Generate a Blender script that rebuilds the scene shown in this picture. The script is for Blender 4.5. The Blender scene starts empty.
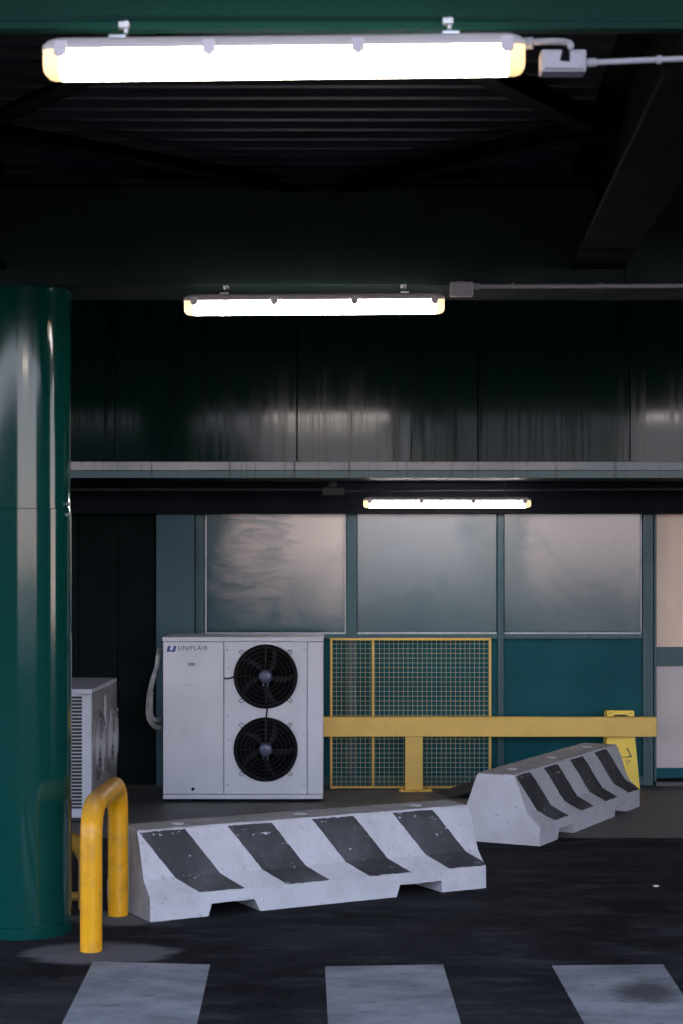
import bpy, bmesh, math, random
from mathutils import Vector, Matrix
random.seed(7)
PI = math.pi
S = bpy.context.scene
COL = S.collection
F = 1950.0; H = 1.9; CX = 341.5; CY = 533.0          # the lens in pixels of a 683x1024 frame

def P(px, py, D):
    return Vector(((px - CX) / F * D, D, H - (py - CY) / F * D))
def PX(px, D): return (px - CX) / F * D
def PZ(py, D): return H - (py - CY) / F * D

# ------------------------------------------------------------------ materials
def new_mat(name):
    m = bpy.data.materials.new(name); m.use_nodes = True
    nt = m.node_tree; nt.nodes.clear()
    out = nt.nodes.new('ShaderNodeOutputMaterial'); b = nt.nodes.new('ShaderNodeBsdfPrincipled')
    nt.links.new(b.outputs[0], out.inputs[0])
    return m, nt, b
def N(nt, typ, **kw):
    n = nt.nodes.new(typ)
    for k, v in kw.items(): setattr(n, k, v)
    return n
def link(nt, a, b): nt.links.new(a, b)
def c4(c): return (c[0], c[1], c[2], 1.0)
def noise(nt, scale, detail=5, rough=.55, stretch=(1, 1, 1), coord='Object', dist=0.0, off=(0, 0, 0)):
    tc = N(nt, 'ShaderNodeTexCoord'); mp = N(nt, 'ShaderNodeMapping')
    mp.inputs['Scale'].default_value = stretch; mp.inputs['Location'].default_value = off
    link(nt, tc.outputs[coord], mp.inputs[0])
    n = N(nt, 'ShaderNodeTexNoise'); n.inputs['Scale'].default_value = scale
    n.inputs['Detail'].default_value = detail; n.inputs['Roughness'].default_value = rough
    n.inputs['Distortion'].default_value = dist
    link(nt, mp.outputs[0], n.inputs['Vector'])
    return n.outputs[0]
def ramp(nt, fac, lo, hi, a=0.0, b=1.0):
    r = N(nt, 'ShaderNodeMapRange'); r.inputs[1].default_value = lo; r.inputs[2].default_value = hi
    r.inputs[3].default_value = a; r.inputs[4].default_value = b; r.clamp = True
    link(nt, fac, r.inputs[0]); return r.outputs[0]
def mix(nt, fac, a, b):
    m = N(nt, 'ShaderNodeMix', data_type='RGBA')
    for s, v in ((m.inputs[0], fac), (m.inputs[6], a), (m.inputs[7], b)):
        if isinstance(v, (int, float)): s.default_value = v
        elif isinstance(v, tuple): s.default_value = c4(v)
        else: link(nt, v, s)
    return m.outputs[2]
def mth(nt, op, a, b=0.0, c=None):
    m = N(nt, 'ShaderNodeMath', operation=op)
    for i, v in enumerate((a, b) if c is None else (a, b, c)):
        if isinstance(v, (int, float)): m.inputs[i].default_value = v
        else: link(nt, v, m.inputs[i])
    return m.outputs[0]
def bump(nt, bsdf, h, strength=.3, dist=.01):
    bp = N(nt, 'ShaderNodeBump'); bp.inputs['Strength'].default_value = strength; bp.inputs['Distance'].default_value = dist
    link(nt, h, bp.inputs['Height']); link(nt, bp.outputs[0], bsdf.inputs['Normal'])
def paint(name, col, rough=.45, metal=0.0, dirt=None, dirt_amt=.4, dscale=6, stretch=(1, 1, 1), spec=.5, rvar=.1, bmp=0.0, lo=.45, hi=.75):
    m, nt, b = new_mat(name)
    b.inputs['Metallic'].default_value = metal; b.inputs['Specular IOR Level'].default_value = spec
    d = dirt if dirt else tuple(c * .6 for c in col)
    n = noise(nt, dscale, 6, .6, stretch)
    f = ramp(nt, n, lo, hi, 0, dirt_amt)
    link(nt, mix(nt, f, col, d), b.inputs['Base Color'])
    link(nt, ramp(nt, n, .3, .7, max(0.02, rough - rvar), min(1, rough + rvar)), b.inputs['Roughness'])
    if bmp: bump(nt, b, noise(nt, dscale * 4, 4, .6), bmp, .005)
    return m
def emit(name, col, strength):
    m = bpy.data.materials.new(name); m.use_nodes = True; nt = m.node_tree; nt.nodes.clear()
    out = nt.nodes.new('ShaderNodeOutputMaterial'); e = nt.nodes.new('ShaderNodeEmission')
    e.inputs[0].default_value = c4(col); e.inputs[1].default_value = strength
    nt.links.new(e.outputs[0], out.inputs[0]); return m

M = {}
GREEN = (.006, .050, .040)
M['column'] = paint('column green gloss paint', (.002, .050, .040), .10, dirt=(.006, .045, .042), dirt_amt=.35, dscale=2.5, rvar=.03)
M['beam'] = paint('dark green beam paint', (.005, .016, .014), .6, spec=.2, dirt=(.004, .008, .008), dirt_amt=.6, dscale=4)
M['beam_front'] = paint('green beam paint', (.003, .034, .026), .45, spec=.08, dirt=(.008, .042, .033), dirt_amt=.5, dscale=30)
M['decking'] = paint('grey steel roof decking', (.035, .034, .042), .7, spec=.2, dirt=(.018, .018, .022), dirt_amt=.6, dscale=3, stretch=(.3, 1, 1))
M['black_steel'] = paint('blackened steel brace', (.0015, .0015, .002), .7, spec=.04)
M['header'] = paint('dark slate header paint', (.005, .007, .012), .55, spec=.08)
M['frame_teal'] = paint('teal frame paint', (.022, .085, .10), .35, spec=.4, dirt=(.05, .085, .09), dirt_amt=.5, dscale=9, stretch=(1, 1, .3))
M['dark_teal'] = paint('teal lower panel paint', (.004, .085, .105), .45, spec=.12, dirt=(.003, .055, .070), dirt_amt=.7, dscale=2.2, rvar=.08)
M['pillar'] = paint('grey teal pillar paint', (.05, .11, .135), .5, spec=.3, dirt=(.03, .075, .09), dirt_amt=.6, dscale=2)
M['shutter'] = paint('green black cladding', (.001, .006, .006), .7, spec=.12, dirt_amt=.5)
M['edge_bright'] = paint('bare aluminium edge bead', (.42, .45, .47), .4, metal=.3, dirt=(.2, .22, .22), dirt_amt=.7, dscale=14)
M['white_unit'] = paint('off white powder coat', (.70, .70, .74), .4, dirt=(.58, .58, .61), dirt_amt=.55, dscale=5, stretch=(1, 1, .5))
M['grey_unit'] = paint('pale grey powder coat', (.50, .51, .56), .45, dirt=(.36, .36, .37), dirt_amt=.6, dscale=6)
M['grey_grille'] = paint('grubby grey fan grille plastic', (.24, .23, .23), .5, dirt=(.13, .12, .11), dirt_amt=.7, dscale=8)
M['black_plastic'] = paint('black plastic', (.004, .004, .005), .4, spec=.2)
M['black_dull'] = paint('dull black interior', (.003, .003, .004), .7, spec=.1)
M['coil'] = paint('dark coil fins', (.02, .018, .018), .6)
M['hub'] = paint('blue grey motor hub', (.09, .10, .15), .25)
M['wire'] = paint('black guard wire', (.008, .008, .009), .4, spec=.3)
M['yellow_pipe'] = paint('golden yellow gloss paint', (.76, .355, .005), .36, dirt=(.40, .19, .02), dirt_amt=.55, dscale=11, lo=.5, hi=.72)
nt = M['yellow_pipe'].node_tree; b = [n for n in nt.nodes if n.type == 'BSDF_PRINCIPLED'][0]          # road dust lying on the top bend
geo = N(nt, 'ShaderNodeNewGeometry'); sx = N(nt, 'ShaderNodeSeparateXYZ'); link(nt, geo.outputs['Normal'], sx.inputs[0])
f = mth(nt, 'MULTIPLY', ramp(nt, sx.outputs[2], .35, .95, 0, 1), ramp(nt, noise(nt, 14, 6, .65), .3, .6, .35, .8))
src = b.inputs['Base Color'].links[0].from_socket; link(nt, mix(nt, f, src, (.25, .17, .08)), b.inputs['Base Color'])
M['yellow_rail'] = paint('mustard yellow rail paint', (.80, .52, .105), .45, dirt=(.64, .41, .085), dirt_amt=.5, dscale=5, lo=.45, hi=.7)
M['yellow_grimy'] = paint('grimy dull yellow paint', (.26, .145, .012), .55, dirt=(.10, .075, .04), dirt_amt=.8, dscale=9)
M['yellow_sign'] = paint('bright yellow plastic', (.92, .66, .02), .35, dirt=(.85, .56, .02), dirt_amt=.4, dscale=8)
M['yellow_dull'] = paint('dull yellow plastic', (.50, .32, .02), .45)
M['mesh_wire'] = paint('faded yellow mesh wire', (.52, .50, .26), .5, dirt=(.28, .40, .32), dirt_amt=.8, dscale=3)
M['lamp_body'] = paint('grey lamp housing plastic', (.50, .46, .46), .45, dirt=(.38, .35, .35), dirt_amt=.4)
M['clip'] = paint('lamp clip plastic', (.55, .50, .54), .4)
M['steel'] = paint('galvanised steel', (.45, .46, .48), .35, metal=.8)
M['grey_pvc'] = paint('pale grey pvc', (.36, .35, .38), .5)
M['dim_pvc'] = paint('dark grey pvc', (.05, .05, .055), .5)
M['lamp_on'] = emit('lit lamp diffuser', (1.0, .88, .74), 23.0)
M['lamp_on_cool'] = emit('lit lamp diffuser cool', (1.0, .88, .88), 23.0)
M['insulation'] = paint('grimy pipe insulation', (.58, .57, .56), .8, dirt=(.12, .11, .10), dirt_amt=.9, dscale=14, bmp=.4)
M['rubber'] = paint('dark grey rubber sheet', (.022, .021, .022), .75, dirt=(.03, .03, .03))
M['logo_blue'] = paint('logo blue', (.012, .06, .26), .4)
M['ink'] = paint('dark grey ink', (.06, .07, .09), .5)
M['faint_ink'] = paint('faded ink', (.55, .55, .58), .5, dirt=(.70, .70, .74), dirt_amt=1.0, dscale=34, lo=.42, hi=.52)
M['label_grey'] = paint('grey label', (.25, .25, .27), .5)
M['sign_black'] = paint('sign black print', (.015, .014, .01), .5)
M['white_cap'] = paint('pale mortar plug', (.62, .63, .66), .7)
M['litter'] = paint('white paper scrap', (.7, .7, .7), .8)

# lamp ends: translucent yellowed polycarbonate
m, nt, b = new_mat('yellowed lamp end plastic'); b.inputs['Base Color'].default_value = (.75, .60, .36, 1)
b.inputs['Roughness'].default_value = .35; b.inputs['Transmission Weight'].default_value = .35; b.inputs['Emission Color'].default_value = (1.0, .80, .48, 1); b.inputs['Emission Strength'].default_value = .45
M['lamp_end'] = m

# asphalt, with pale cement round the feet of the hoop
m, nt, b = new_mat('worn asphalt')
n1 = noise(nt, 1.3, 9, .66, (1, 1.2, 1)); n2 = noise(nt, 60, 3, .7); n3 = noise(nt, 3.2, 6, .6, (1, 2.2, 1), off=(3, 1, 0))
col = mix(nt, ramp(nt, n1, .40, .66), (.0045, .005, .0075), (.023, .024, .030))
col = mix(nt, ramp(nt, n3, .50, .68, 0, .75), col, (.044, .045, .053))
col = mix(nt, ramp(nt, n2, .52, .72, 0, .35), col, (.07, .07, .075))
geo = N(nt, 'ShaderNodeNewGeometry'); sx = N(nt, 'ShaderNodeSeparateXYZ'); link(nt, geo.outputs['Position'], sx.inputs[0])
for (cx_, cy_, rx_, ry_) in ((-1.10, 8.83, .36, .25), (-1.08, 9.62, .28, .22)):
    dx = mth(nt, 'DIVIDE', mth(nt, 'SUBTRACT', sx.outputs[0], cx_), rx_); dy = mth(nt, 'DIVIDE', mth(nt, 'SUBTRACT', sx.outputs[1], cy_), ry_)
    r_ = mth(nt, 'SQRT', mth(nt, 'ADD', mth(nt, 'MULTIPLY', dx, dx), mth(nt, 'MULTIPLY', dy, dy)))
    r_ = mth(nt, 'ADD', r_, mth(nt, 'MULTIPLY', mth(nt, 'SUBTRACT', n3, .5), 1.0))
    col = mix(nt, ramp(nt, r_, .8, 1.02, .85, 0), col, (.13, .13, .145))
link(nt, col, b.inputs['Base Color']); b.inputs['Roughness'].default_value = .85; b.inputs['Specular IOR Level'].default_value = .08
bump(nt, b, n2, .35, .006); M['asphalt'] = m
# concrete apron
m, nt, b = new_mat('stained concrete')
n1 = noise(nt, 1.3, 8, .6, (1, 1.6, 1)); n2 = noise(nt, 40, 4, .6)
col = mix(nt, ramp(nt, n1, .35, .7), (.06, .06, .06), (.125, .12, .115)); col = mix(nt, ramp(nt, n2, .5, .7, 0, .3), col, (.035, .034, .036))
link(nt, col, b.inputs['Base Color']); link(nt, ramp(nt, n1, .3, .7, .45, .7), b.inputs['Roughness']); bump(nt, b, n2, .15, .004); M['apron'] = m
# open yard
M['yard'] = paint('pale yard concrete', (.17, .15, .14), .8, dirt=(.11, .10, .10), dscale=.3)
M['far'] = paint('dark surface of added walls', (.03, .035, .035), .8, spec=.1)
# zebra paint
def zebra_mat(name, off, smear):
    m, nt, b = new_mat(name)
    n1 = noise(nt, 3.0, 8, .65, (1, 1.6, 1), off=off); n2 = noise(nt, 45, 4, .65); n4 = noise(nt, 6, 7, .7, (1, 2.0, 1), off=(off[0] + 5, 2, 1))
    col = mix(nt, ramp(nt, n1, .36, .64), (.135, .15, .175), (.26, .28, .315))
    col = mix(nt, ramp(nt, n2, .54, .72, 0, .5), col, (.09, .095, .105)); col = mix(nt, ramp(nt, n4, .57, .69, 0, .75), col, (.04, .04, .046))
    if smear:
        tc = N(nt, 'ShaderNodeTexCoord'); mp = N(nt, 'ShaderNodeMapping'); mp.inputs['Location'].default_value = smear[0]; mp.inputs['Scale'].default_value = smear[1]
        link(nt, tc.outputs['Object'], mp.inputs[0]); ln = N(nt, 'ShaderNodeVectorMath', operation='LENGTH'); link(nt, mp.outputs[0], ln.inputs[0])
        r_ = mth(nt, 'ADD', ln.outputs['Value'], mth(nt, 'MULTIPLY', mth(nt, 'SUBTRACT', n1, .5), 1.6))
        col = mix(nt, ramp(nt, r_, .35, 1.1, .85, 0), col, (.035, .035, .042))
    link(nt, col, b.inputs['Base Color']); b.inputs['Roughness'].default_value = .75; bump(nt, b, n2, .25, .004); return m
# barrier paints
def worn_white(nt, base=(.53, .53, .57)):
    a = noise(nt, 5, 8, .65); c = noise(nt, 26, 5, .7, off=(2, 1, 4))
    col = mix(nt, ramp(nt, a, .45, .72, 0, .75), base, (.40, .40, .42))
    return mix(nt, ramp(nt, c, .60, .70, 0, .6), col, (.16, .155, .15))
m, nt, b = new_mat('barrier white paint'); link(nt, worn_white(nt), b.inputs['Base Color']); b.inputs['Roughness'].default_value = .7
bump(nt, b, noise(nt, 40, 5, .6), .3, .006); M['bar_white'] = m
m, nt, b = new_mat('barrier bare concrete'); a = noise(nt, 7, 8, .65)
link(nt, mix(nt, ramp(nt, a, .35, .7), (.25, .25, .25), (.40, .39, .38)), b.inputs['Base Color']); b.inputs['Roughness'].default_value = .85
bump(nt, b, noise(nt, 50, 5, .6), .35, .006); M['bar_bare'] = m
m, nt, b = new_mat('barrier stripes')
tc = N(nt, 'ShaderNodeTexCoord'); sx = N(nt, 'ShaderNodeSeparateXYZ'); link(nt, tc.outputs['Object'], sx.inputs[0])
u = mth(nt, 'ADD', sx.outputs[0], .97); z = sx.outputs[2]
sh = mth(nt, 'ADD', ramp(nt, z, .19, .424, .167, 0), ramp(nt, z, .116, .19, .106, 0))
wob = mth(nt, 'MULTIPLY', mth(nt, 'SUBTRACT', noise(nt, 30, 4, .6), .5), .012)
ph = mth(nt, 'DIVIDE', mth(nt, 'ADD', mth(nt, 'SUBTRACT', u, sh), wob), .482)
fr = mth(nt, 'FRACT', mth(nt, 'ADD', ph, 4.0))
st = mth(nt, 'LESS_THAN', fr, .515); st = mth(nt, 'MULTIPLY', st, mth(nt, 'GREATER_THAN', ph, 0.0))
st = mth(nt, 'MULTIPLY', st, mth(nt, 'GREATER_THAN', mth(nt, 'ADD', z, wob), .121))
st = mth(nt, 'MULTIPLY', st, mth(nt, 'LESS_THAN', mth(nt, 'ADD', z, wob), .414))
chip = noise(nt, 16, 7, .72, (1, 1, 2.6), off=(7, 3, 2)); up = ramp(nt, z, .32, .43, 0, .05)
keep = ramp(nt, mth(nt, 'ADD', chip, up), .635, .665, 1, 0)
scuff = noise(nt, 4, 6, .6, off=(1, 8, 3))
blk = mix(nt, ramp(nt, scuff, .42, .72), (.030, .031, .036), (.085, .085, .094))
link(nt, mix(nt, mth(nt, 'MULTIPLY', st, keep), worn_white(nt), blk), b.inputs['Base Color']); b.inputs['Roughness'].default_value = .68
bump(nt, b, noise(nt, 40, 5, .6), .25, .005); M['bar_stripe'] = m
# upper wall panels: satin painted sheet with wiped dust, and sky reflections painted into the colour
def dust_sheen(name, off, amount, wipe, dust, xlo, xhi, ya=.25, yb=.95):
    """painted teal sheet; dust and painted reflection between xlo and xhi, strongest at the top"""
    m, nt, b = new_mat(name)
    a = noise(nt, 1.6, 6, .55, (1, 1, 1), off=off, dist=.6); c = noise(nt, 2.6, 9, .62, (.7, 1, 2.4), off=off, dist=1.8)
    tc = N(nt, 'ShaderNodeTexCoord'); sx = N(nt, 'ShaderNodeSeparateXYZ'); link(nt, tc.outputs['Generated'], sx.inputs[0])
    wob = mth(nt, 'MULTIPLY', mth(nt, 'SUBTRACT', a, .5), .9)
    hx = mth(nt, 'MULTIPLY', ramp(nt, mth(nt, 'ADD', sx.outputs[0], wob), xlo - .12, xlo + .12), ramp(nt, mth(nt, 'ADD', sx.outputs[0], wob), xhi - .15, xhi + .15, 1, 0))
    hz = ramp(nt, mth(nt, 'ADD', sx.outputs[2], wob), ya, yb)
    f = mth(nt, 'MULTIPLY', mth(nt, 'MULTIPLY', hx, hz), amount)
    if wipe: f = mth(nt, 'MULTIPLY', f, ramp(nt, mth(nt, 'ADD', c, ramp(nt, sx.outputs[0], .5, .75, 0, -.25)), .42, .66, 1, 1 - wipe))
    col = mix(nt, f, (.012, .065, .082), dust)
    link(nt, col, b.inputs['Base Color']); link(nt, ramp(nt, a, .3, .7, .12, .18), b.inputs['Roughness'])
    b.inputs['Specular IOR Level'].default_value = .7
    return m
M['panel_a'] = dust_sheen('wiped dust and sheen sheet panel', (0, 0, 0), .9, .85, (.62, .52, .46), .16, 1.3, .05, .9)
M['panel_b'] = dust_sheen('sheet panel painted sky sheen', (4, 2, 1), .5, 0, (.30, .33, .38), -.4, .85, .2, 1.2)  # bluish sky reflection painted into the sheet colour
M['panel_c'] = dust_sheen('sheet panel painted beige sheen', (8, 1, 6), .7, 0, (.50, .42, .40), .28, 1.4, .25, 1.1)  # beige reflection painted over the right part of the sheet
# bulkhead sheet, rain streaks
m, nt, b = new_mat('streaked bulkhead sheet')
s1 = noise(nt, 3.0, 7, .7, (8, 1, .25)); s2 = noise(nt, 1.0, 4, .5)
col = mix(nt, ramp(nt, s1, .50, .66, 0, .85), (.004, .020, .017), (.0015, .005, .005)); link(nt, col, b.inputs['Base Color'])
link(nt, ramp(nt, s1, .45, .7, .07, .15), b.inputs['Roughness']); tc = N(nt, 'ShaderNodeTexCoord'); sx = N(nt, 'ShaderNodeSeparateXYZ'); link(nt, tc.outputs['Object'], sx.inputs[0])
xx = mth(nt, 'ADD', sx.outputs[0], mth(nt, 'MULTIPLY', mth(nt, 'SUBTRACT', s1, .5), .8))             # stronger specular in two stretches, weaker elsewhere
clean = mth(nt, 'ADD', mth(nt, 'MULTIPLY', ramp(nt, xx, -1.15, -.85), ramp(nt, xx, .25, .6, 1, 0)), ramp(nt, xx, 1.85, 2.0))
link(nt, mth(nt, 'ADD', mth(nt, 'MULTIPLY', clean, .13), ramp(nt, s1, .45, .68, .075, .03)), b.inputs['Specular IOR Level']); M['bulkhead'] = m
m, nt, b = new_mat('weathered flashing'); s1 = noise(nt, 5.0, 6, .7, (6, 1, .4)); s2 = noise(nt, .8, 4, .5, (1, 1, .1))
col = mix(nt, ramp(nt, s2, .4, .6), (.74, .70, .69), (.42, .48, .52)); col = mix(nt, ramp(nt, s1, .56, .66, 0, .9), col, (.03, .04, .04))
link(nt, col, b.inputs['Base Color']); b.inputs['Roughness'].default_value = .4; M['flash_pale'] = m
m, nt, b = new_mat('weathered teal flashing'); s1 = noise(nt, 5.0, 6, .7, (6, 1, .4))
col = mix(nt, ramp(nt, s1, .54, .66, 0, .9), (.10, .18, .20), (.025, .05, .05)); link(nt, col, b.inputs['Base Color']); b.inputs['Roughness'].default_value = .4
M['flash_teal'] = m
# frosted door panes, warm light painted into their colour
M['pane'] = paint('frosted glazing painted warm light', (.84, .60, .44), .30, dirt=(.78, .56, .42), dirt_amt=.4, dscale=1.2, spec=.6)
M['pane_low'] = paint('frosted glazing painted weaker light', (.56, .48, .47), .32, dirt=(.52, .45, .45), dirt_amt=.4, dscale=1.2, spec=.6)

# ------------------------------------------------------------------ mesh helpers
def BM(): return bmesh.new()
def box(bm, x0, x1, y0, y1, z0, z1, bev=0.0):
    t = bmesh.new()
    r = bmesh.ops.create_cube(t, size=1.0)
    for v in t.verts:
        v.co = Vector((x0 + (v.co.x + .5) * (x1 - x0), y0 + (v.co.y + .5) * (y1 - y0), z0 + (v.co.z + .5) * (z1 - z0)))
    if bev: bmesh.ops.bevel(t, geom=list(t.edges), offset=bev, segments=2, affect='EDGES', profile=.5)
    merge(bm, t)
def merge(bm, t):
    vm = {}
    for v in t.verts: vm[v] = bm.verts.new(v.co)
    for f in t.faces:
        try: nf = bm.faces.new([vm[v] for v in f.verts]); nf.smooth = f.smooth; nf.material_index = f.material_index
        except ValueError: pass
    t.free()
def prism(bm, pts, axis, a, b, bev=0.0):
    """polygon pts (2-D) extruded along axis from a to b; the other two axes in cyclic xyz order"""
    t = bmesh.new()
    def mk(p, s):
        return {'x': (s, p[0], p[1]), 'y': (p[0], s, p[1]), 'z': (p[0], p[1], s)}[axis]
    A = [t.verts.new(mk(p, a)) for p in pts]; B = [t.verts.new(mk(p, b)) for p in pts]; n = len(pts)
    t.faces.new(A); t.faces.new(list(reversed(B)))
    for i in range(n): t.faces.new((A[i], B[i], B[(i + 1) % n], A[(i + 1) % n]))
    bmesh.ops.recalc_face_normals(t, faces=t.faces)
    if bev: bmesh.ops.bevel(t, geom=list(t.edges), offset=bev, segments=2, affect='EDGES', profile=.5)
    merge(bm, t)
def tube(bm, pts, r, seg=12, caps=True):
    pts = [Vector(p) for p in pts]; t = bmesh.new(); rings = []
    d0 = (pts[1] - pts[0]).normalized(); up = Vector((0, 0, 1)) if abs(d0.z) < .9 else Vector((1, 0, 0))
    nrm = d0.cross(up).normalized()
    for i, p in enumerate(pts):
        if i == 0: d = pts[1] - pts[0]
        elif i == len(pts) - 1: d = pts[-1] - pts[-2]
        else: d = (pts[i + 1] - pts[i]).normalized() + (pts[i] - pts[i - 1]).normalized()
        d.normalize(); nrm = (nrm - d * nrm.dot(d)).normalized(); bn = d.cross(nrm)
        rr = r[i] if isinstance(r, (list, tuple)) else r
        rings.append([t.verts.new(p + (nrm * math.cos(2 * PI * k / seg) + bn * math.sin(2 * PI * k / seg)) * rr) for k in range(seg)])
    for a, b in zip(rings, rings[1:]):
        for k in range(seg):
            f = t.faces.new((a[k], a[(k + 1) % seg], b[(k + 1) % seg], b[k])); f.smooth = True
    if caps: t.faces.new(list(reversed(rings[0]))); t.faces.new(rings[-1])
    bmesh.ops.recalc_face_normals(t, faces=t.faces); merge(bm, t)
def lathe(bm, prof, mtx, seg=48):
    """prof: (r, h) pairs turned about local z, placed by mtx"""
    t = bmesh.new(); rings = []
    for r, h in prof:
        if r < 1e-6: rings.append([t.verts.new(mtx @ Vector((0, 0, h)))])
        else: rings.append([t.verts.new(mtx @ Vector((r * math.cos(2 * PI * k / seg), r * math.sin(2 * PI * k / seg), h))) for k in range(seg)])
    for a, b in zip(rings, rings[1:]):
        for k in range(seg):
            k2 = (k + 1) % seg
            q = [a[k % len(a)], a[k2 % len(a)], b[k2 % len(b)], b[k % len(b)]]
            q = list(dict.fromkeys(q))
            if len(q) > 2:
                f = t.faces.new(q); f.smooth = True
    bmesh.ops.recalc_face_normals(t, faces=t.faces); merge(bm, t)
def torus(bm, R, r, mtx, seg=56, ms=8):
    pts = [(R + r * math.cos(2 * PI * i / ms), r * math.sin(2 * PI * i / ms)) for i in range(ms)]
    lathe(bm, pts + [pts[0]], mtx, seg)
def arc(c, a, b, r, t0, t1, n=8):
    """points on an arc about c in the plane of unit vectors a, b"""
    return [c + (a * math.cos(t0 + (t1 - t0) * i / n) + b * math.sin(t0 + (t1 - t0) * i / n)) * r for i in range(n + 1)]
def catmull(pts, n=6):
    pts = [Vector(p) for p in pts]; q = [pts[0] * 2 - pts[1]] + pts + [pts[-1] * 2 - pts[-2]]; out = []
    for i in range(1, len(q) - 2):
        for k in range(n):
            t = k / n
            out.append(.5 * (2 * q[i] + (q[i + 1] - q[i - 1]) * t + (2 * q[i - 1] - 5 * q[i] + 4 * q[i + 1] - q[i + 2]) * t * t
                             + (3 * q[i] - q[i - 1] - 3 * q[i + 1] + q[i + 2]) * t ** 3))
    return out + [pts[-1]]
def world_loc(o):
    v = Vector((0, 0, 0))
    while o: v += Vector(o.location); o = o.parent
    return v
def tag(o, label=None, cat=None, group=None, kind=None):
    if label: o['label'] = label
    if cat: o['category'] = cat
    if group: o['group'] = group
    if kind: o['kind'] = kind
    return o
def root(name, loc, label, cat, group=None, kind=None, rz=0.0):
    o = bpy.data.objects.new(name, None); COL.objects.link(o); o.location = loc; o.rotation_euler = (0, 0, rz)
    o.empty_display_size = .1
    return tag(o, label, cat, group, kind)
def obj(name, bm, mats, parent=None, loc=None, local=False):
    """links bm (in world coordinates unless local) as one mesh object; its origin goes to loc, or to its parent's"""
    bmesh.ops.remove_doubles(bm, verts=list(bm.verts), dist=1e-6)
    me = bpy.data.meshes.new(name)
    off = Vector((0, 0, 0))
    if not local:
        if parent: off = world_loc(parent)
        else:
            if loc is None:
                xs = [v.co.x for v in bm.verts]; ys = [v.co.y for v in bm.verts]; zs = [v.co.z for v in bm.verts]
                loc = ((min(xs) + max(xs)) / 2, (min(ys) + max(ys)) / 2, min(zs))
            off = Vector(loc)
        for v in bm.verts: v.co -= off
    bm.to_mesh(me); sm_ = [f.smooth for f in bm.faces]; bm.free()
    me.set_sharp_from_angle(angle=math.radians(38)); me.polygons.foreach_set('use_smooth', sm_)
    for mm in (mats if isinstance(mats, list) else [mats]): me.materials.append(mm)
    o = bpy.data.objects.new(name, me); COL.objects.link(o)
    if parent: o.parent = parent
    elif loc is not None: o.location = loc
    return o
def copy_tree(o, parent=None):
    c = o.copy(); COL.objects.link(c); c.parent = parent
    for ch in list(o.children): copy_tree(ch, c)
    return c
def bx(name, mat, x0, x1, y0, y1, z0, z1, bev=0.0, parent=None):
    b = BM(); box(b, x0, x1, y0, y1, z0, z1, bev); return obj(name, b, mat, parent)

# ------------------------------------------------------------------ the setting: ground
APR = 12.15
b = BM(); box(b, -30, 30, -14.0, APR, -.2, 0)
tag(obj('floor', b, M['asphalt']), 'dark worn asphalt ground in front of the green wall', 'ground', kind='structure')
b = BM(); box(b, -30, 30, APR, 15.6, -.2, 0)
tag(obj('floor_apron', b, M['apron']), 'smooth grey concrete strip along the foot of the wall', 'ground', kind='structure')
b = BM(); box(b, -60, 60, -90, -14.0, -.25, -.02)
tag(obj('floor_yard', b, M['yard']), 'pale open yard beyond the roof edge', 'ground', kind='structure')

# zebra stripes (paint 2 mm thick)
def stripe(label, p, mt):
    q = []
    for (px, py) in p:
        D = F * H / (py - CY); q.append((PX(px, D), D))
    b = BM(); prism(b, q, 'z', .0005, .0025)
    tag(obj('zebra_stripe', b, mt, loc=((q[0][0] + q[1][0]) / 2, q[0][1], .0005)), label, 'road marking', 'white zebra crossing stripes')
def ext(px, py, px2, py2, y):                       # carries a stripe edge on down to image row y
    return (px + (px2 - px) * (y - py) / (py2 - py), y)
YB = 1250
stripe('worn white zebra stripe nearest the yellow hoop bollard', [(93, 962), (210, 965), ext(210, 965, 197, 1024, YB), ext(93, 962, 62, 1024, YB)], zebra_mat('worn white road paint', (0, 0, 0), None))
stripe('worn white zebra stripe between the other two stripes', [(325, 967), (443, 965), ext(443, 965, 461, 1024, YB), ext(325, 967, 328, 1024, YB)], zebra_mat('worn white road paint clean', (3, 7, 0), None))
stripe('scuffed white zebra stripe with a dark smear, farthest from the green column', [(552, 966), (663, 965), ext(663, 965, 702, 1024, YB), ext(552, 966, 584.5, 1024, YB)], zebra_mat('worn white road paint smeared', (11, 4, 0), ((-.55, 1.6, 0), (6.5, 3.2, 1))))
D = F * H / (887 - CY)
b = BM(); t = bmesh.new(); bmesh.ops.create_icosphere(t, subdivisions=2, radius=.014)
for v in t.verts: v.co = Vector((v.co.x * 1.3, v.co.y * .8, v.co.z * .45)) * (1 + random.uniform(-.2, .2)) + Vector((PX(656, D), D, .006))
merge(b, t); tag(obj('litter', b, M['litter']), 'tiny crumpled white scrap lying on the bare asphalt', 'litter')

# ------------------------------------------------------------------ back wall
DW = 14.7
def wx(px): return PX(px, DW)
def wz(py): return PZ(py, DW)
ZH = wz(514)                                          # underside of the header
wall = bx('wall_back', M['frame_teal'], wx(157), wx(653), DW + .03, DW + .25, 0, 2.3)
tag(wall, 'teal sheet metal wall with framed panels behind the yellow guard rail', 'wall', kind='structure')
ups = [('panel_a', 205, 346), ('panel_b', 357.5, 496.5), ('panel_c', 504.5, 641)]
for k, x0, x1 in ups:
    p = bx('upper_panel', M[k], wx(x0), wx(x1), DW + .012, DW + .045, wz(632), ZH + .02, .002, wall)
    p['label'] = {'panel_a': 'upper panel of wiped dust and painted reflection', 'panel_b': 'smooth upper panel with painted sky reflection', 'panel_c': 'upper panel with painted beige reflection'}[k]
for k, x0, x1 in ups:
    bx('lower_panel', M['dark_teal'], wx(x0 - 2), wx(x1 + 2), DW + .012, DW + .045, wz(776), wz(639), .002, wall)
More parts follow.
